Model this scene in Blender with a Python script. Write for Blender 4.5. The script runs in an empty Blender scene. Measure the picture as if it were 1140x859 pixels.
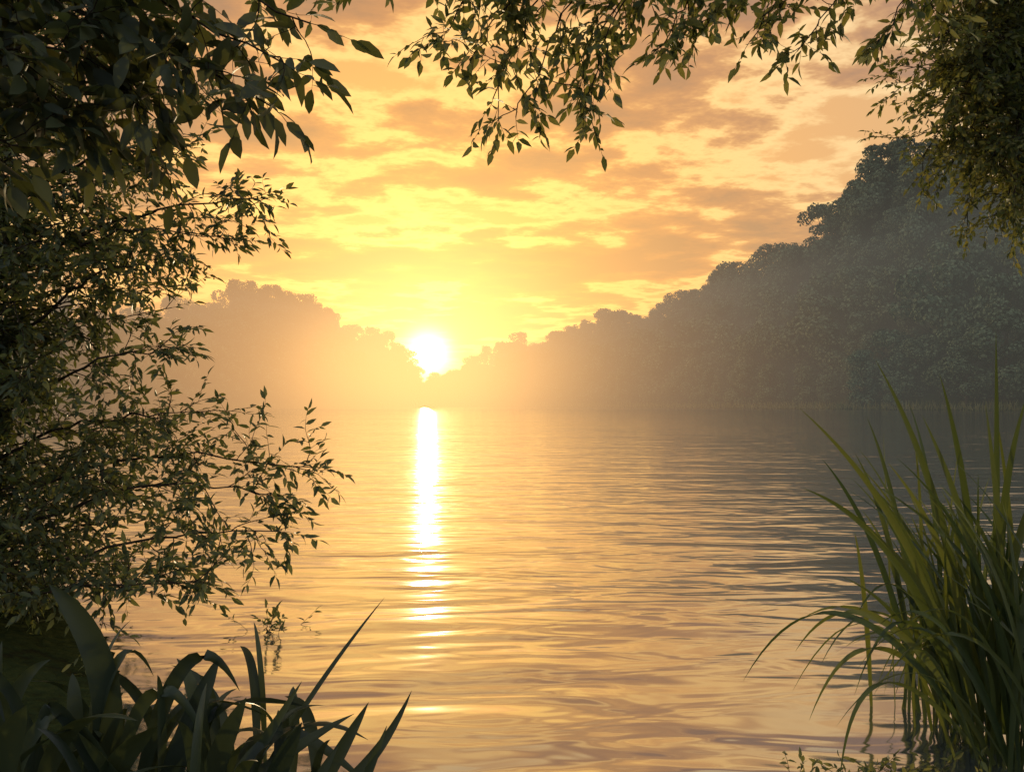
import bpy, math, random
import numpy as np
from mathutils import Vector
random.seed(7); rng=np.random.default_rng(7)
sc=bpy.context.scene
sc.view_settings.view_transform='Standard'; sc.view_settings.look='None'; sc.view_settings.exposure=0

# ------------------------------------------------------------ helpers
def nrm(a):
    a=np.asarray(a,float); return a/(np.linalg.norm(a,axis=-1,keepdims=True)+1e-9)
def sstep(a,b,x):
    t=np.clip((x-a)/(b-a),0,1); return t*t*(3-2*t)
def new_mat(name):
    m=bpy.data.materials.new(name); m.use_nodes=True; m.node_tree.nodes.clear(); return m,m.node_tree
class NT:
    def __init__(s,nt): s.nt=nt
    def n(s,t,**k):
        nd=s.nt.nodes.new(t)
        for a,v in k.items(): setattr(nd,a,v)
        return nd
    def l(s,a,b): s.nt.links.new(a,b)
    def setin(s,sock,v):
        if isinstance(v,bpy.types.NodeSocket): s.l(v,sock)
        else: sock.default_value=v
    def m(s,op,a,b=None,c=None,clamp=False):
        nd=s.n('ShaderNodeMath',operation=op,use_clamp=clamp); s.setin(nd.inputs[0],a)
        if b is not None: s.setin(nd.inputs[1],b)
        if c is not None: s.setin(nd.inputs[2],c)
        return nd.outputs[0]
    def mr(s,v,a,b,c=0.,d=1.,smooth=True):
        nd=s.n('ShaderNodeMapRange',interpolation_type='SMOOTHSTEP' if smooth else 'LINEAR')
        s.setin(nd.inputs[0],v)
        for i,q in enumerate((a,b,c,d)): s.setin(nd.inputs[i+1],q)
        return nd.outputs[0]
    def mix(s,f,a,b,bt='MIX'):
        nd=s.n('ShaderNodeMix',data_type='RGBA',blend_type=bt); s.setin(nd.inputs[0],f); s.setin(nd.inputs[6],a); s.setin(nd.inputs[7],b); return nd.outputs[2]
    def ramp(s,f,stops,interp='LINEAR'):
        nd=s.n('ShaderNodeValToRGB'); cr=nd.color_ramp; cr.interpolation=interp
        while len(cr.elements)<len(stops): cr.elements.new(0.5)
        for e,(p,c) in zip(cr.elements,stops): e.position=p; e.color=(*c,1)
        s.setin(nd.inputs[0],f); return nd.outputs[0]
    def noise(s,vec,scale,detail=4,rough=.55,dist=0.):
        nd=s.n('ShaderNodeTexNoise'); s.l(vec,nd.inputs['Vector'])
        nd.inputs['Scale'].default_value=scale; nd.inputs['Detail'].default_value=detail
        nd.inputs['Roughness'].default_value=rough; nd.inputs['Distortion'].default_value=dist
        return nd.outputs['Fac']
    def mapping(s,vec,sc=(1,1,1),rot=(0,0,0),loc=(0,0,0)):
        nd=s.n('ShaderNodeMapping'); s.l(vec,nd.inputs[0]); nd.inputs['Location'].default_value=loc
        nd.inputs['Rotation'].default_value=rot; nd.inputs['Scale'].default_value=sc; return nd.outputs[0]
    def vm(s,op,a,b=None):
        nd=s.n('ShaderNodeVectorMath',operation=op); s.setin(nd.inputs[0],a)
        if b is not None: s.setin(nd.inputs[1],b)
        return nd

def leaf_mat(name,c1,c2,trans=.35,rough=.5,transcol=None,spec=.35):
    m,nt=new_mat(name); N=NT(nt)
    geo=N.n('ShaderNodeNewGeometry')
    col=N.mix(geo.outputs['Random Per Island'],(*c1,1),(*c2,1))
    if spec>0:
        p=N.n('ShaderNodeBsdfPrincipled'); N.l(col,p.inputs['Base Color']); p.inputs['Roughness'].default_value=rough
        p.inputs['Specular IOR Level'].default_value=spec
    else:
        p=N.n('ShaderNodeBsdfDiffuse'); N.l(col,p.inputs[0])
    tr=N.n('ShaderNodeBsdfTranslucent')
    tc=N.mix(1.0,col,(*(transcol or (2.4,2.1,.9)),1),'MULTIPLY'); N.l(tc,tr.inputs[0])
    mx=N.n('ShaderNodeMixShader'); mx.inputs[0].default_value=trans
    N.l(p.outputs[0],mx.inputs[1]); N.l(tr.outputs[0],mx.inputs[2])
    o=N.n('ShaderNodeOutputMaterial'); N.l((mx if trans>0 else p).outputs[0],o.inputs[0]); return m
def bark_mat(name,c):
    m,nt=new_mat(name); N=NT(nt); tc=N.n('ShaderNodeTexCoord')
    f=N.noise(N.mapping(tc.outputs['Object'],(12,12,2.5)),2,4,.65)
    col=N.ramp(f,[(.3,tuple(x*.45 for x in c)),(.7,c)])
    p=N.n('ShaderNodeBsdfDiffuse'); N.l(col,p.inputs[0])
    o=N.n('ShaderNodeOutputMaterial'); N.l(p.outputs[0],o.inputs[0]); return m

class Builder:
    def __init__(s): s.V=[];s.F=[];s.M=[];s.n=0
    def add(s,v,faces,mi):
        v=np.asarray(v,float).reshape(-1,3); s.V.append(v)
        for f in faces:
            f=np.asarray(f)+s.n; s.F.extend(f.tolist()); s.M.append(np.full(len(f),mi,np.int32))
        s.n+=len(v)
    def tube(s,P,r0,r1,sides=5,mi=0):
        P=np.asarray(P,float); n=len(P); T=nrm(np.gradient(P,axis=0))
        ref=np.array([0,0,1.]) if abs(T[0,2])<.9 else np.array([1.,0,0])
        A=nrm(np.cross(T,ref)); B=np.cross(T,A)
        a=np.arange(sides)/sides*2*np.pi; r=np.linspace(r0,r1,n)[:,None,None]
        V=P[:,None]+r*(A[:,None]*np.cos(a)[None,:,None]+B[:,None]*np.sin(a)[None,:,None])
        i=np.arange(n-1)[:,None]*sides; j=np.arange(sides)[None]; k=(j+1)%sides
        F=np.stack([i+j,i+k,i+sides+k,i+sides+j],-1).reshape(-1,4)
        s.add(V,[F],mi)
    def leaves(s,B,D,U,L,W,st=((.3,1.),(.65,.8)),fold=.3,curl=.18,mi=1):
        B=np.asarray(B,float);D=nrm(D);S=nrm(np.cross(D,U));Nn=np.cross(S,D)
        L=np.asarray(L,float)[:,None];W=np.asarray(W,float)[:,None];N=len(B)
        pts=[B]
        for t,w in st:
            mid=B+D*L*t-Nn*curl*L*t*t
            pts+= [mid-S*W*.5*w+Nn*fold*W*.5*w, mid, mid+S*W*.5*w+Nn*fold*W*.5*w]
        pts.append(B+D*L-Nn*curl*L)
        k=len(pts); V=np.stack(pts,1)
        tri=[(0,2,1),(0,3,2)]; q=[]
        for a in range(len(st)-1):
            o=1+3*a; q+=[(o,o+1,o+4,o+3),(o+1,o+2,o+5,o+4)]
        o=1+3*(len(st)-1); tri+=[(o,o+1,k-1),(o+1,o+2,k-1)]
        base=(np.arange(N)*k)[:,None,None]
        fs=[(base+np.array(tri)[None]).reshape(-1,3)]
        if q: fs.append((base+np.array(q)[None]).reshape(-1,4))
        s.add(V,fs,mi)
    def blade(s,P0,P1,P2,w,seg=16,fold=.35,mi=1,twist=0.,blunt=3.2):
        t=np.linspace(0,1,seg)[:,None]; P0,P1,P2=map(lambda a:np.asarray(a,float),(P0,P1,P2))
        C=(1-t)**2*P0+2*t*(1-t)*P1+t*t*P2; T=nrm(np.gradient(C,axis=0))
        h=np.array([math.cos(twist),math.sin(twist),.15])
        S=nrm(h-T*(T@h)[:,None]); Nn=np.cross(S,T)
        ww=w*.5*np.minimum(1,.55+1.6*t)*np.clip(1-t**blunt,0,1)**.9
        ww[-1]=w*.01
        V=np.stack([C-S*ww+Nn*ww*fold,C,C+S*ww+Nn*ww*fold],1)
        i=(np.arange(seg-1)*3)[:,None]
        F=np.concatenate([i+np.array([[0,1,4,3]]),i+np.array([[1,2,5,4]])])
        s.add(V,[F],mi)
    def obj(s,name,mats,smooth=True,link=True):
        me=bpy.data.meshes.new(name); me.from_pydata(np.concatenate(s.V).tolist(),[],s.F)
        for m in mats: me.materials.append(m)
        me.polygons.foreach_set('material_index',np.concatenate(s.M))
        if smooth: me.polygons.foreach_set('use_smooth',np.ones(len(me.polygons),bool))
        me.update()
        if not link: return me
        o=bpy.data.objects.new(name,me); sc.collection.objects.link(o); return o

def spline(C,n=14):
    C=np.asarray(C,float); P=np.vstack([2*C[0]-C[1],C,2*C[-1]-C[-2]]); out=[]
    m=len(C)-1
    for u in np.linspace(0,m-1e-6,n):
        i=int(u);t=u-i;p0,p1,p2,p3=P[i:i+4]
        out.append(.5*((2*p1)+(-p0+p2)*t+(2*p0-5*p1+4*p2-p3)*t*t+(-p0+3*p1-3*p2+p3)*t**3))
    return np.array(out)

class Plant(Builder):
    def __init__(s): super().__init__(); s.LB=[];s.LD=[];s.LL=[]
    def twig(s,p,d,length,ll,droop,spacing=.38,r=.0018):
        n=5; P=[np.array(p)]; d=nrm(d)
        for i in range(n-1):
            d=nrm(d+rng.normal(0,.16,3)+np.array([0,0,-droop*.22])); P.append(P[-1]+d*length/(n-1))
        P=np.array(P); s.tube(P,r,r*.5,3)
        k=max(3,int(length/(ll*spacing)))
        side=nrm(np.cross(d,[0,0,1])+rng.normal(0,.35,3))
        for j in range(k):
            t=(j+.6)/k*(n-1); i=min(int(t),n-2); q=P[i]+(P[i+1]-P[i])*(t-i); tg=nrm(P[i+1]-P[i])
            sg=1 if j%2 else -1
            dd=tg*.65+side*sg*rng.uniform(.5,1.1)+rng.normal(0,.32,3)+np.array([0,0,-droop*.4])
            s.LB.append(q);s.LD.append(dd);s.LL.append(ll*rng.uniform(.5,1.2))
        s.LB.append(P[-1]);s.LD.append(d+rng.normal(0,.1,3));s.LL.append(ll*1.05)
    def limb(s,C,r0,r1,nsub,sl,ntw,tl,ll,droop=.4,start=.25,spread=.8,spacing=.38):
        P=spline(C,18); P[1:-1]+=rng.normal(0,.012,(16,3)); s.tube(P,r0,r1,6)
        for a in range(nsub):
            t=start+(1-start)*(a+rng.uniform(0,1))/nsub; u=t*17; i=min(int(u),16)
            q=P[i]+(P[i+1]-P[i])*(u-i); tg=nrm(P[i+1]-P[i])
            d=nrm(tg*.6+rng.normal(0,spread*.6,3)+np.array([0,0,-droop*.2]))
            L=sl*rng.uniform(.4,1.15)*(1.15-.5*t); Q=[q]; n=7
            for b in range(n-1):
                d=nrm(d+rng.normal(0,.16,3)+np.array([0,0,-droop*.12])); Q.append(Q[-1]+d*L/(n-1))
            Q=np.array(Q); s.tube(Q,max(r0*.22,.003),.0018,4)
            for b in range(ntw):
                u=(b+rng.uniform(.2,1))/ntw*(n-1); i=min(int(u),n-2); qq=Q[i]+(Q[i+1]-Q[i])*(u-i)
                tg2=nrm(Q[i+1]-Q[i]); s.twig(qq,tg2*.7+rng.normal(0,.5,3),tl*rng.uniform(.5,1.15),ll,droop,spacing)
            s.twig(Q[-1],d,tl,ll,droop,spacing)
        s.twig(P[-1],P[-1]-P[-2],tl,ll,droop,spacing)
    def finish(s,name,mats,wr,st,curl=.18,fold=.3):
        B=np.array(s.LB);D=nrm(np.array(s.LD));L=np.array(s.LL)
        U=nrm(np.array([0,0,1.])+rng.normal(0,.7,B.shape))
        s.leaves(B,D,U,L,L*wr*rng.uniform(.8,1.2,len(L)),st,fold,curl,1)
        print(name,'leaves',len(L))
        return s.obj(name,mats)

# ------------------------------------------------------------ camera
cam=bpy.data.cameras.new('camera'); co=bpy.data.objects.new('camera',cam); sc.collection.objects.link(co)
cam.lens=28.0; cam.sensor_width=36; cam.clip_start=.05; cam.clip_end=6000
co.location=(0,0,1.5); co.rotation_euler=(math.radians(90+1.26),0,0); sc.camera=co

# ------------------------------------------------------------ sun + sky
AZ=math.radians(-6.05); EL=math.radians(3.5)
S=Vector((math.sin(AZ)*math.cos(EL),math.cos(AZ)*math.cos(EL),math.sin(EL)))
sun=bpy.data.lights.new('sun','SUN'); so=bpy.data.objects.new('sun',sun); sc.collection.objects.link(so)
sun.energy=5; sun.angle=math.radians(.6); sun.color=(1,.76,.44)
so.rotation_euler=(-S).to_track_quat('-Z','Y').to_euler(); so.location=(-30,300,40)

w=bpy.data.worlds.new('World'); sc.world=w; w.use_nodes=True; w.node_tree.nodes.clear(); N=NT(w.node_tree)
tc=N.n('ShaderNodeTexCoord'); D=N.vm('NORMALIZE',tc.outputs['Generated']).outputs[0]
dot=N.vm('DOT_PRODUCT',D,tuple(S)).outputs['Value']
ang=N.m('DIVIDE',N.m('ARCCOSINE',N.m('MINIMUM',dot,.999999)),math.pi)   # 0..1 = 0..180 deg
sky=N.n('ShaderNodeTexSky',sky_type='NISHITA'); sky.sun_disc=False; sky.sun_elevation=EL; sky.sun_rotation=AZ
sky.air_density=1.6; sky.dust_density=3.0
base=N.ramp(ang,[(0,(1.0,.82,.34)),(.03,(1.0,.68,.16)),(.065,(1.0,.52,.09)),(.11,(.95,.44,.10)),(.18,(.83,.43,.16)),(.30,(.60,.43,.27)),(.5,(.66,.64,.60)),(.7,(.56,.59,.62)),(1,(.46,.51,.57))])
sep=N.n('ShaderNodeSeparateXYZ'); N.l(D,sep.inputs[0])
zz=N.m('ADD',N.m('MAXIMUM',sep.outputs[2],0),.10)
cx=N.m('DIVIDE',sep.outputs[0],zz); cy=N.m('DIVIDE',sep.outputs[1],zz)
cmb=N.n('ShaderNodeCombineXYZ'); N.l(cx,cmb.inputs[0]); N.l(cy,cmb.inputs[1])
cp=N.mapping(cmb.outputs[0],(.85,1.05,1),(0,0,math.radians(-24)),(3.2,1.4,0))
big=N.noise(cp,1.1,3,.5); fine=N.noise(cp,4.4,5,.66,.12)
dens=N.m('ADD',N.m('MULTIPLY',N.m('SUBTRACT',big,.5),1.5),N.m('MULTIPLY',N.m('SUBTRACT',fine,.5),.9))
mask=N.mr(dens,-.10,.07)
thick=N.mr(dens,.0,.26)
rim=N.m('MULTIPLY',N.mr(dens,-.26,-.12),N.mr(dens,-.12,.0,1,0))
ccol=N.mix(1.0,base,(.64,.56,.66,1),'MULTIPLY')
ccol=N.mix(N.m('MULTIPLY',thick,.95),ccol,N.mix(1.0,base,(.38,.38,.66,1),'MULTIPLY'))
clear=N.mix(1.0,base,(1.02,1.02,1.0,1),'MULTIPLY')
c1=N.mix(N.m('MULTIPLY',mask,.95),clear,ccol)
c2=N.mix(N.m('MULTIPLY',rim,.85),c1,N.mix(1.0,base,(1.35,1.75,2.1,1),'MULTIPLY'))
# forward-scattering aureole round the sun
aur=N.m('ADD',N.m('MULTIPLY',N.m('EXPONENT',N.m('MULTIPLY',ang,-50)),2.0),N.m('MULTIPLY',N.m('EXPONENT',N.m('MULTIPLY',ang,-18)),.28))
rr=N.m('DIVIDE',ang,.0072)
core=N.m('MULTIPLY',N.m('EXPONENT',N.m('MULTIPLY',N.m('MULTIPLY',rr,rr),-1)),16.0)
gs=N.n('ShaderNodeVectorMath',operation='SCALE'); gs.inputs[0].default_value=(1,.62,.16); N.l(aur,gs.inputs[3])
g2=N.n('ShaderNodeVectorMath',operation='SCALE'); g2.inputs[0].default_value=(1,.8,.45); N.l(core,g2.inputs[3])
tot=N.mix(1.0,N.mix(1.0,c2,gs.outputs[0],'ADD'),g2.outputs[0],'ADD')
b1=N.n('ShaderNodeBackground'); N.l(sky.outputs[0],b1.inputs[0]); b1.inputs[1].default_value=.05
b2=N.n('ShaderNodeBackground'); N.l(tot,b2.inputs[0]); b2.inputs[1].default_value=.86
ad=N.n('ShaderNodeAddShader'); N.l(b1.outputs[0],ad.inputs[0]); N.l(b2.outputs[0],ad.inputs[1])
o=N.n('ShaderNodeOutputWorld'); N.l(ad.outputs[0],o.inputs[0])

# ------------------------------------------------------------ lake outline and terrain
LAKE=np.array([(-140,60),(-60,25),(-20,13),(-8,9),(-3.6,6.5),(-2.3,4.8),(-1.5,3.3),(-.4,2.6),(1.1,2.6),(1.9,3.1),(2.9,4.2),(6,6.5),(20,12),(60,28),(120,70),
 (112,130),(98,160),(86,185),(74,215),(59,270),(31,330),(0,385),(-24,430),(-60,430),(-62,390),(-79,310),(-103,268),(-122,238),(-140,190)],float)
def lake_sd(X,Y):
    p=np.stack([X,Y],-1); d=np.full(X.shape,1e9); ins=np.zeros(X.shape,bool); n=len(LAKE)
    for i in range(n):
        a=LAKE[i];b=LAKE[(i+1)%n];e=b-a;q=p-a
        t=np.clip((q@e)/(e@e),0,1); r=q-t[...,None]*e; d=np.minimum(d,np.hypot(r[...,0],r[...,1]))
        c=((a[1]>Y)!=(b[1]>Y)); xx=(b[0]-a[0])*(Y-a[1])/(b[1]-a[1]+1e-12)+a[0]; ins^=(c&(X<xx))
    return np.where(ins,-d,d)
BE=np.array([(-1.09,.134),(-.643,.122),(-.507,.112),(-.417,.122),(-.378,.134),(-.332,.148),(-.293,.134),(-.248,.124),(-.209,.106),(-.169,.092),(-.143,.076),(-.130,.058),(-.118,.042),(-.080,.042),(-.062,.053),(-.045,.060),(0,.078),(.045,.084),(.09,.104),(.147,.110),(.192,.130),(.248,.162),(.293,.168),(.338,.190),(.372,.218),(.417,.258),(.457,.32),(.496,.338),(.552,.32),(.643,.30),(.936,.224),(1.5,.15)])
def skyline(X,Y):
    Yc=np.maximum(Y,40); return np.interp(X/Yc,BE[:,0],BE[:,1])*Yc+1.5
def ground_h(X,Y):
    sd=lake_sd(X,Y); far=sstep(70,150,Y)
    hill=sstep(4,60,sd)*np.maximum(skyline(X,Y)-21,0)*(1-.85*sstep(90,260,sd))*far
    near=.24*sstep(0,1.3,sd)+.25*sstep(1,8,sd)+.8*far*sstep(0,6,sd)+4*sstep(20,200,sd)
    bump=.05*np.sin(X*3.1+np.sin(Y*2.3)*1.3)*np.sin(Y*2.7+1.1)*sstep(0.2,1,sd)
    return np.where(sd>0,near+hill+bump,-1.4*sstep(0,4,-sd)-.02)
u=np.linspace(-6.55,6.55,260); gx=3*np.sinh(u)
X,Y=np.meshgrid(gx,gx+6,indexing='ij'); Z=ground_h(X,Y)
n=len(gx); idx=np.arange(n*n).reshape(n,n)
F=np.stack([idx[:-1,:-1],idx[1:,:-1],idx[1:,1:],idx[:-1,1:]],-1).reshape(-1,4)
gm,nt=new_mat('soil_and_grass'); N=NT(nt); tc=N.n('ShaderNodeTexCoord')
f1=N.noise(tc.outputs['Object'],1.3,5,.65); f2=N.noise(tc.outputs['Object'],14,4,.6)
col=N.ramp(N.m('ADD',N.m('MULTIPLY',f1,.6),N.m('MULTIPLY',f2,.4)),[(.35,(.02,.017,.01)),(.5,(.03,.04,.015)),(.65,(.05,.06,.022))])
p=N.n('ShaderNodeBsdfDiffuse'); N.l(col,p.inputs[0])
bp=N.n('ShaderNodeBump'); bp.inputs['Distance'].default_value=.05; N.l(f2,bp.inputs['Height']); N.l(bp.outputs[0],p.inputs['Normal'])
o=N.n('ShaderNodeOutputMaterial'); N.l(p.outputs[0],o.inputs[0])
g=Builder(); g.add(np.stack([X,Y,Z],-1),[F],0); g.obj('ground',[gm])

# water
wm,nt=new_mat('lake_water'); N=NT(nt); tc=N.n('ShaderNodeTexCoord'); P=tc.outputs['Object']
a=N.noise(N.mapping(P,(.42,1.15,1),(0,0,math.radians(6))),1.0,2,.5,.9)
b=N.noise(N.mapping(P,(1.3,3.8,1),(0,0,math.radians(-8))),1.0,2,.5,.6)
c=N.noise(N.mapping(P,(.12,.30,1),(0,0,math.radians(10))),1.0,1,.5)
patch=N.mr(N.noise(N.mapping(P,(.05,.12,1)),1.0,2,.5),.35,.65,.4,1.3)
h=N.m('ADD',N.m('ADD',N.m('MULTIPLY',a,.062),N.m('MULTIPLY',N.m('MULTIPLY',b,.022),patch)),N.m('MULTIPLY',c,.05))
bp=N.n('ShaderNodeBump'); bp.inputs['Strength'].default_value=1; bp.inputs['Distance'].default_value=1.0; N.l(h,bp.inputs['Height'])
fr=N.n('ShaderNodeFresnel'); fr.inputs[0].default_value=1.5; N.l(bp.outputs[0],fr.inputs[1])
fac=N.m('ADD',N.m('MULTIPLY',fr.outputs[0],.6),.46,clamp=True)
df=N.n('ShaderNodeBsdfDiffuse'); df.inputs[0].default_value=(.055,.07,.08,1); N.l(bp.outputs[0],df.inputs['Normal'])
gl=N.n('ShaderNodeBsdfGlossy'); gl.inputs[0].default_value=(.98,.98,.98,1); gl.inputs['Roughness'].default_value=.085; N.l(bp.outputs[0],gl.inputs['Normal'])
mx=N.n('ShaderNodeMixShader'); N.l(fac,mx.inputs[0]); N.l(df.outputs[0],mx.inputs[1]); N.l(gl.outputs[0],mx.inputs[2])
o=N.n('ShaderNodeOutputMaterial'); N.l(mx.outputs[0],o.inputs[0])
g=Builder(); g.add([(-170,1.5,0),(150,1.5,0),(150,450,0),(-170,450,0)],[[(0,1,2,3)]],0); g.obj('lake_water',[wm])

# ------------------------------------------------------------ distant forest
bark=bark_mat('bark',(.10,.075,.05))
fl=leaf_mat('forest_leaves',(.035,.055,.035),(.15,.18,.10),0,.6,None,0)
def forest_tree(seed,H=16,R=5.5,low=.12,nl=24):
    r=np.random.default_rng(seed); B=Builder()
    B.tube(spline([(0,0,-2),(.2,.1,H*.3),(r.uniform(-.6,.6),r.uniform(-.6,.6),H*.75)],8),.35,.1,6)
    z0=H*low
    for i in range(nl):
        t=(i+.5)/nl; z=z0+(H-z0)*t**.9; prof=math.sin(math.pi*min(1,.18+.80*t))**.6
        a=r.uniform(0,6.283); rr=R*prof*r.uniform(.4,1.05); lr=r.uniform(1.2,2.9)*(1.1-.3*t)
        c=np.array([rr*math.cos(a),rr*math.sin(a),min(z,H-lr*.7)])
        B.tube([(0,0,c[2]*.6),c*.6+np.array([0,0,c[2]*.2]),c],.1,.03,4)
        k=int(56*lr*lr)
        d=nrm(r.normal(0,1,(k,3))+np.array([0,0,.25])); rad=lr*r.uniform(.72,1.12,(k,1))
        pos=c+d*rad*np.array([1.1,1.1,.85])
        nn=nrm(d+r.normal(0,.3,(k,3))); dd=nrm(np.cross(nn,r.normal(0,1,(k,3))))
        L=r.uniform(.4,.85,k); B.leaves(pos-dd*L[:,None]*.5,dd,nn,L,L*.75,((.45,1.),),.1,.1)
    return B.obj('forest_tree_mesh',[bark,fl],smooth=False,link=False)
variants=[forest_tree(s,16,rr,lo,nn) for s,rr,lo,nn in((1,5.8,.1,24),(2,4.2,.06,20),(3,7,.14,28),(4,5,.08,20),(5,6.2,.05,26),(6,3.4,.1,16))]
forest=bpy.data.objects.new('forest',None); sc.collection.objects.link(forest)
pts=[];cell={}
for k in range(26000):
    x=rng.uniform(-260,260); y=rng.uniform(90,540)
    if abs(x/y)>.95: continue
    key=(int(x//7),int(y//7)); ok=True
    for i in(-1,0,1):
        for j in(-1,0,1):
            for q in cell.get((key[0]+i,key[1]+j),()):
                if (q[0]-x)**2+(q[1]-y)**2<48: ok=False
    if ok: cell.setdefault(key,[]).append((x,y)); pts.append((x,y))
pts=np.array(pts); sd=lake_sd(pts[:,0],pts[:,1]); k=(sd>1.5)&(sd<72); pts=pts[k]; sd=sd[k]
gh=ground_h(pts[:,0],pts[:,1]); sk=skyline(pts[:,0],pts[:,1])
cnt=0
for (x,y),d,z,s in zip(pts,sd,gh,sk):
    top=rng.uniform(11,27) if d>8 else rng.uniform(6,16)
    h=min(top,s+rng.uniform(-9,6)-z)
    if abs(x/y+.1)<.04: h=min(h,s-z)
    if h<3.5: continue
    ob=bpy.data.objects.new('tree',variants[rng.integers(6)]); sc.collection.objects.link(ob); ob.parent=forest
    q=h/16; wq=max(q,.55)*rng.uniform(.75,1.15); ob.location=(x,y,z-.2); ob.scale=(wq,wq,q); ob.rotation_euler=(0,0,rng.uniform(0,6.28)); cnt+=1
print('forest trees',cnt)

# shoreline reeds
rm=leaf_mat('shore_reed_leaves',(.08,.09,.04),(.18,.17,.09),.3,.6,None,0)
B=Builder(); seg=LAKE[14:]
Bs=[];Ds=[];Ls=[]
for i in range(len(seg)-1):
    a,b=seg[i],seg[i+1]; L=np.hypot(*(b-a)); m=int(L*14)
    t=rng.uniform(0,1,m)[:,None]; q=a+(b-a)*t+rng.normal(0,1.3,(m,2))
    Bs.append(np.column_stack([q,np.full(m,-.1)])); Ds.append(np.column_stack([rng.normal(0,.25,(m,2)),np.ones(m)])); Ls.append(rng.uniform(.8,2.8,m))
Bs=np.vstack(Bs);Ds=np.vstack(Ds);Ls=np.concatenate(Ls)
B.leaves(Bs,Ds,nrm(rng.normal(0,1,Bs.shape)),Ls,Ls*.09,((.4,1.),),.2,.2,0); B.obj('shore_reeds',[rm])

# ------------------------------------------------------------ morning mist: uniform-density haze volumes that emit their own glow, no scattered sunlight
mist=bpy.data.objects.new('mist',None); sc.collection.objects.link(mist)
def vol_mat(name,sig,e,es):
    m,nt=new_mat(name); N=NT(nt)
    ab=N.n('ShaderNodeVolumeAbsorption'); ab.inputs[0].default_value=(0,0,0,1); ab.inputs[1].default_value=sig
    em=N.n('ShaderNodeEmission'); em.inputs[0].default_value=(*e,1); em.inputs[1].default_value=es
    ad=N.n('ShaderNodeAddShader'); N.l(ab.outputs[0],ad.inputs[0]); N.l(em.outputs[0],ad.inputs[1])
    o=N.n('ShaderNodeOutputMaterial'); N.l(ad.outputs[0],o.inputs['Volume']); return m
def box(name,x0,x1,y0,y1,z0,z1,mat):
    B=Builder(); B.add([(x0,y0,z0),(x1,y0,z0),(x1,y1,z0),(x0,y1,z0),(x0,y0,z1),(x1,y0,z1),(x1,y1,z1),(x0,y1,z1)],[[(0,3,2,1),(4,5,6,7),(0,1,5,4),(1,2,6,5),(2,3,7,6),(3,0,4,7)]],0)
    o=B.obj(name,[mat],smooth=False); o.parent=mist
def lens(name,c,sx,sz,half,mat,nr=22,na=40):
    # lens of self-glowing haze, shaped for a soft glow: its depth along the lake falls off smoothly (gaussian) from the middle
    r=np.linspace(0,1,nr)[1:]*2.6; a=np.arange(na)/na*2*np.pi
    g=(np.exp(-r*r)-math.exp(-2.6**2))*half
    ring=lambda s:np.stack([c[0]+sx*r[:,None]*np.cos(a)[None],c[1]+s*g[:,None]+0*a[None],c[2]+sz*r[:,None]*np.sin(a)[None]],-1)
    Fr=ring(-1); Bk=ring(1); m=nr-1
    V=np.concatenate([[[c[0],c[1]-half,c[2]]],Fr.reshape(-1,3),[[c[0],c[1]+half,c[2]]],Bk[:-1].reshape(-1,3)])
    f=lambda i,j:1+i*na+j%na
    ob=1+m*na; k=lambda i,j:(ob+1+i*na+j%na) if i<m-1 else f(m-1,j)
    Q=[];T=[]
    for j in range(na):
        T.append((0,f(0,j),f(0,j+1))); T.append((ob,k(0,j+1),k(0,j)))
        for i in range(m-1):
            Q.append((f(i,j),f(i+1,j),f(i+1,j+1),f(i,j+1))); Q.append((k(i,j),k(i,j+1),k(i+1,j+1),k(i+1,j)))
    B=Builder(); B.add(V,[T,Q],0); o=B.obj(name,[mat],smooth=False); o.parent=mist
box('haze',-300,300,90,620,-.5,48,vol_mat('haze_emission',.0011,(.40,.385,.32),.0012))  # pale haze tone is volume emission, not scattered sky light
lens('glow_haze',(-30,200,12),60,38,85,vol_mat('glow_haze_emission',.0026,(1.50,.72,.22),.0034))  # warm emission put into the volume, imitates sunlight in the mist
lens('glow_haze_core',(-26,235,11),34,22,60,vol_mat('glow_core_emission',.0030,(3.4,1.8,.5),.0042))  # stronger emission added as bloom over the treeline below the sun

# ------------------------------------------------------------ near trees
bark2=bark_mat('twig_bark',(.08,.06,.04))
lm_small=leaf_mat('willow_leaves',(.035,.055,.028),(.12,.14,.065),.42,.42)
lm_big=leaf_mat('broad_leaves',(.04,.055,.03),(.09,.105,.05),.35,.5)
lm_gold=leaf_mat('young_leaves',(.05,.075,.035),(.15,.16,.075),.5,.5)
ST2=((.28,.95),(.62,.8)); ST3=((.15,.6),(.4,1.),(.75,.7))

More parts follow.
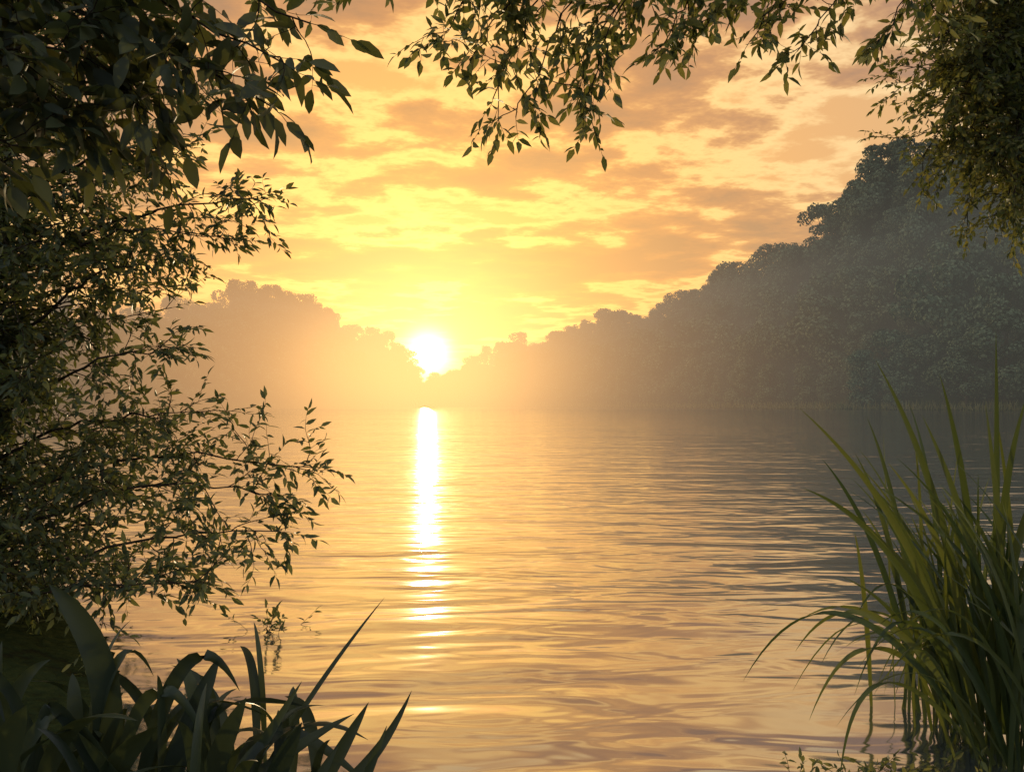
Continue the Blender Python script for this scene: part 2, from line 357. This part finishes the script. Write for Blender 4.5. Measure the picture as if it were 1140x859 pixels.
T=Plant(); T.tube(spline([(-4.4,5.9,-.2),(-4.3,5.8,2),(-4.1,5.7,4),(-3.9,5.5,6)],14),.17,.05,9)
L=[[(-4.3,5.8,1.9),(-3.2,5.6,2.6),(-2.4,5.5,2.85),(-1.65,5.4,2.9)],
 [(-4.3,5.8,1.9),(-3.3,5.5,2.4),(-2.6,5.3,2.65),(-1.9,5.2,2.6)],
 [(-4.2,5.8,2.6),(-3.2,5.4,3.0),(-2.6,5.2,3.15),(-2.15,5.1,3.1)],
 [(-4.3,5.8,1.4),(-3.3,5.4,2.0),(-2.8,5.2,2.3),(-2.35,5,2.4)],
 [(-4.3,5.8,1.0),(-3.3,5.3,1.5),(-2.7,5.1,1.75),(-2.1,5,1.85)],
 [(-4.3,5.8,.7),(-3.3,5.3,1.2),(-2.6,5.1,1.4),(-2.0,5,1.45)],
 [(-4.3,5.8,.6),(-3.2,5.3,.95),(-2.3,5.1,1.15),(-1.2,5,1.1)],
 [(-4.3,5.8,.5),(-3.1,5.1,.75),(-2.2,4.9,1.0),(-1.4,4.8,.95)],
 [(-4.3,5.8,.4),(-3,5,.5),(-2.1,4.8,.7),(-1.4,4.7,.75)],
 [(-4.3,5.8,.3),(-3,4.9,.35),(-2.4,4.6,.45),(-1.75,4.5,.5)]]
for c in L: T.limb(c,.016,.003,20,.42,5,.17,.075,.25,.3,1.0,.36)
for i in range(70):
    tz=.15+4.3*(i+.5)/70; tx=rng.uniform(-3.6,-2.45); ty=rng.uniform(4.4,6.2)
    z0=min(max(tz-.6,.2),5); T.limb([(-4.25,5.8,z0),(-3.9,5.5,z0+.3),(tx,ty,tz)],.016,.003,16,.45,5,.17,.08,.3,.2,1.1,.38)
T.finish('willow_tree',[bark2,lm_small],.36,ST2)

T=Plant(); T.tube(spline([(-3.7,1.5,0),(-3.6,1.7,2),(-3.4,1.9,4),(-3.2,2,5.5)],12),.15,.06,9)
for c in [[(-3.5,1.8,3.0),(-2.4,2.4,3.3),(-1.4,2.7,3.1),(-.72,2.8,2.85)],
 [(-3.5,1.8,3.0),(-2.4,2.5,3.2),(-1.5,2.7,3.0),(-.80,2.8,2.7)],
 [(-3.5,1.8,3.0),(-2.4,2.5,3.1),(-1.6,2.7,2.9),(-.85,2.8,2.55)],
 [(-3.5,1.8,2.7),(-2.4,2.4,3.0),(-1.7,2.7,2.85),(-1.25,2.75,2.5)],
 [(-3.5,1.8,2.6),(-2.5,2.3,2.8),(-1.9,2.6,2.75),(-1.5,2.7,2.5)],
 [(-3.5,1.8,2.4),(-2.5,2.3,2.6),(-2,2.5,2.55),(-1.65,2.6,2.35)],
 [(-3.5,1.8,2.6),(-2.5,2.3,2.7),(-1.8,2.5,2.65),(-1.45,2.6,2.65)],
 [(-3.5,1.8,3.2),(-2.5,2.3,3.2),(-1.9,2.6,3.0),(-1.4,2.7,2.8)],
 [(-3.5,1.8,3.2),(-2.5,2.3,3.2),(-1.9,2.6,3.1),(-1.1,2.7,2.9)]]:
    T.limb(c,.012,.003,13,.32,3,.17,.11,.3,.3,.85,.36)
T.finish('broadleaf_tree',[bark2,lm_big],.42,ST3,.22)

T=Plant(); T.tube(spline([(5.1,5.7,-.1),(5,5.6,2),(4.8,5.5,4),(4.5,5.3,6)],14),.2,.07,9)
T.limb([(4.8,5.5,3.6),(3.2,4.8,4.1),(1.6,4.3,4.0),(.2,4.1,3.85),(-1.6,4.0,3.9)],.03,.006,60,.5,4,.16,.075,.4,.2,1.,.36)
T.limb([(4.8,5.5,4.0),(3.2,5.0,4.5),(1.6,4.6,4.2),(.8,4.4,4.1),(-.5,4.3,4.05)],.03,.006,40,.5,4,.16,.075,.45,.2,1.,.36)
for sx,sz,tx,tz in [(.5,4.05,.02,3.0),(.3,4,-.1,3.1),(.2,4,-.22,3.3),(.7,4.05,.38,3.05),(1,4.1,.3,3.25),(1.3,4.1,.75,3.35),(1.9,4.2,1.25,3.4),(2.2,4.2,1.5,3.35),(2.6,4.3,1.95,3.45),(0,4,-.35,3.45),(2.9,4.3,2.2,3.6),(1.5,4.1,1.0,3.45)]:
    T.limb([(sx,4.3,sz),((sx+tx)/2+.05,4.2,(sz+tz)/2+.12),(tx,4.15,tz)],.006,.003,10,.26,3,.15,.08,.35,.3,1.,.36)
T.finish('overhanging_tree',[bark2,lm_gold],.42,ST2)

T=Plant(); T.tube(spline([(4.6,6.6,-.1),(4.5,6.5,2),(4.3,6.3,4),(4.1,6.1,6)],14),.18,.07,9)
for i in range(64):
    tz=rng.uniform(2.75,4.6); lim=np.interp(tz,[2.7,3.2,3.6,4.2,4.9],[3.0,2.8,2.6,2.5,2.4]); tx=rng.uniform(lim,lim+.8); ty=rng.uniform(4.8,5.6)
    z0=rng.uniform(2.8,4.5); T.limb([(4.4,6.4,z0),(3.9,5.9,max(z0,tz)+.3),(tx,ty,tz)],.016,.003,15,.4,5,.15,.055,.3,.25,1.,.36)
T.finish('leafy_tree',[bark2,lm_gold],.45,ST2)

# ------------------------------------------------------------ reeds (right) and iris clump (left)
rmat=leaf_mat('reed_blades',(.03,.05,.02),(.09,.11,.04),.4,.38,(2.4,2.2,.8),.4)
B=Builder()
for r in [(2.0,3.5,1.60,3.5,1.69,1.98,1.0,.040),(1.98,3.5,1.245,3.45,1.48,1.85,.95,.034),(2.1,3.6,1.88,3.5,1.63,2.08,1,.038),(2.15,3.6,2.13,3.5,1.82,2.16,1,.03),
 (2.2,3.6,2.27,3.5,1.55,2.1,1,.04),(1.95,3.4,1.24,3.4,1.14,1.75,.95,.038),(2,3.5,1.6,3.4,1.25,2,.8,.034),(2,3.5,1.48,3.5,1.25,1.9,.8,.034),
 (1.95,3.3,.95,3.3,.36,1.35,1.05,.03),(1.98,3.3,1.2,3.4,.45,1.5,.95,.03),(1.98,3.4,1.22,3.3,.2,1.5,.85,.026),(1.95,3.3,1.3,3.2,-.02,1.4,.75,.024),(2.05,3.4,1.75,3.4,1.45,2.05,.8,.042),
 (2.0,3.4,1.45,3.3,1.0,1.85,.7,.032),(2.1,3.5,2.4,3.4,1.3,2.1,1.1,.04),(2.1,3.4,2.02,3.4,1.5,2.1,.8,.042),(2.2,3.4,2.2,3.3,1.65,2.2,.8,.036)]:
    B.blade((r[0],r[1],.02),(r[5],(r[1]+r[3])/2,r[6]),(r[2],r[3],r[4]),r[7],22,.35,0,rng.uniform(-.4,.4))
for i in range(135):
    rx=rng.normal(2.12,.16); ry=rng.uniform(3.15,4.0); ln=rng.uniform(.6,1.6); lean=rng.normal(-.08,.22)
    tx=rx+ln*math.sin(lean); tz=ln*math.cos(lean)*rng.uniform(.8,1.); ty=ry+rng.normal(0,.22)
    B.blade((rx,ry,.0),(rx+.15*(tx-rx)+rng.normal(0,.04),ry,tz*.7),(tx,ty,tz),rng.uniform(.016,.032),14,.35,0,rng.uniform(-1.,1.))
for i in range(26):
    rx=rng.normal(2.1,.14); ry=rng.uniform(3.15,3.8); out=rng.uniform(.3,.75)*(-1 if rng.random()<.75 else 1)
    B.blade((rx,ry,.0),(rx+out*.5,ry,rng.uniform(.6,1.05)),(rx+out,ry+rng.normal(0,.2),rng.uniform(.05,.6)),rng.uniform(.014,.024),16,.35,0,rng.uniform(-1,1))
B.obj('reed_clump',[rmat])

imat=leaf_mat('iris_leaves',(.018,.028,.018),(.045,.06,.03),.22,.38,(2.2,2,.9))
B=Builder()
for r in [(-.95,2.75,-.46,2.9,.80,-.75,.45,.022),(-.85,2.7,-.35,2.8,.50,-.5,.15,.05),(-.75,2.7,-.5,2.8,.46,-.62,.25,.06),(-1.1,2.7,-.55,2.8,.42,-.8,.3,.06),
 (-1.45,2.8,-1.62,2.8,.87,-1.3,.6,.10),(-1.3,2.75,-.95,2.8,.5,-1.15,.9,.055),(-1.4,2.8,-1.0,2.7,.3,-1.25,.85,.05),(-1.2,2.7,-1.02,2.8,.62,-1.15,.3,.08),(-1.6,2.8,-1.9,2.8,.62,-1.7,.5,.08),
 (-1.5,2.8,-1.25,2.8,.55,-1.4,.85,.05),(-1.05,2.7,-.72,2.75,.55,-.9,.25,.05),(-.6,2.65,-.42,2.7,.42,-.5,.2,.04),(-1.7,2.7,-1.3,2.7,.2,-1.6,.75,.05),(-1.3,2.7,-1.6,2.7,.25,-1.6,.8,.05),
 (-1.0,2.6,-.86,2.6,.55,-1.0,.3,.075),(-.85,2.6,-.68,2.6,.47,-.8,.25,.07),(-1.35,2.6,-1.1,2.5,.5,-1.3,.4,.085),(-1.6,2.5,-1.45,2.4,.6,-1.6,.4,.10),(-1.15,2.6,-1.35,2.5,.48,-1.2,.3,.08),(-.7,2.55,-.56,2.6,.4,-.68,.2,.06)]:
    B.blade((r[0],r[1],.05),(r[5],(r[1]+r[3])/2,r[6]),(r[2],r[3],r[4]),r[7],18,.3,0,rng.uniform(-.4,.4),6. if r[7]>.065 else 3.2)
for i in range(55):
    rx=rng.uniform(-2.1,-.65); ry=rng.uniform(2.4,3.3); ln=rng.uniform(.3,.62)*(1 if rx<-.9 else .75); lean=rng.normal(.15,.6)
    tx=rx+ln*math.sin(lean); tz=.1+ln*math.cos(lean)*.9
    B.blade((rx,ry,.05),(rx+.1*(tx-rx),ry,.1+ln*.75),(tx,ry+rng.normal(0,.15),tz),rng.uniform(.03,.065),14,.3,0,rng.uniform(-1,1))
B.obj('iris_clump',[imat])

T=Plant()
for i in range(46):
    bx=rng.uniform(1.1,1.8); by=rng.uniform(3.05,3.3); d=np.array([rng.normal(0,.7),rng.normal(0,.3),.8]); T.twig((bx,by,-.01),d,rng.uniform(.06,.15),.04,.3,.4)
T.finish('water_weed',[bark2,lm_gold],.4,ST2)
T=Plant()
for i in range(9):
    T.twig((-1.62+rng.normal(0,.07),5.35+rng.normal(0,.08),-.03),np.array([rng.normal(0,.5),rng.normal(0,.3),1.]),rng.uniform(.12,.27),.06,.3,.4)
T.finish('water_shrub',[bark2,lm_small],.4,ST2)
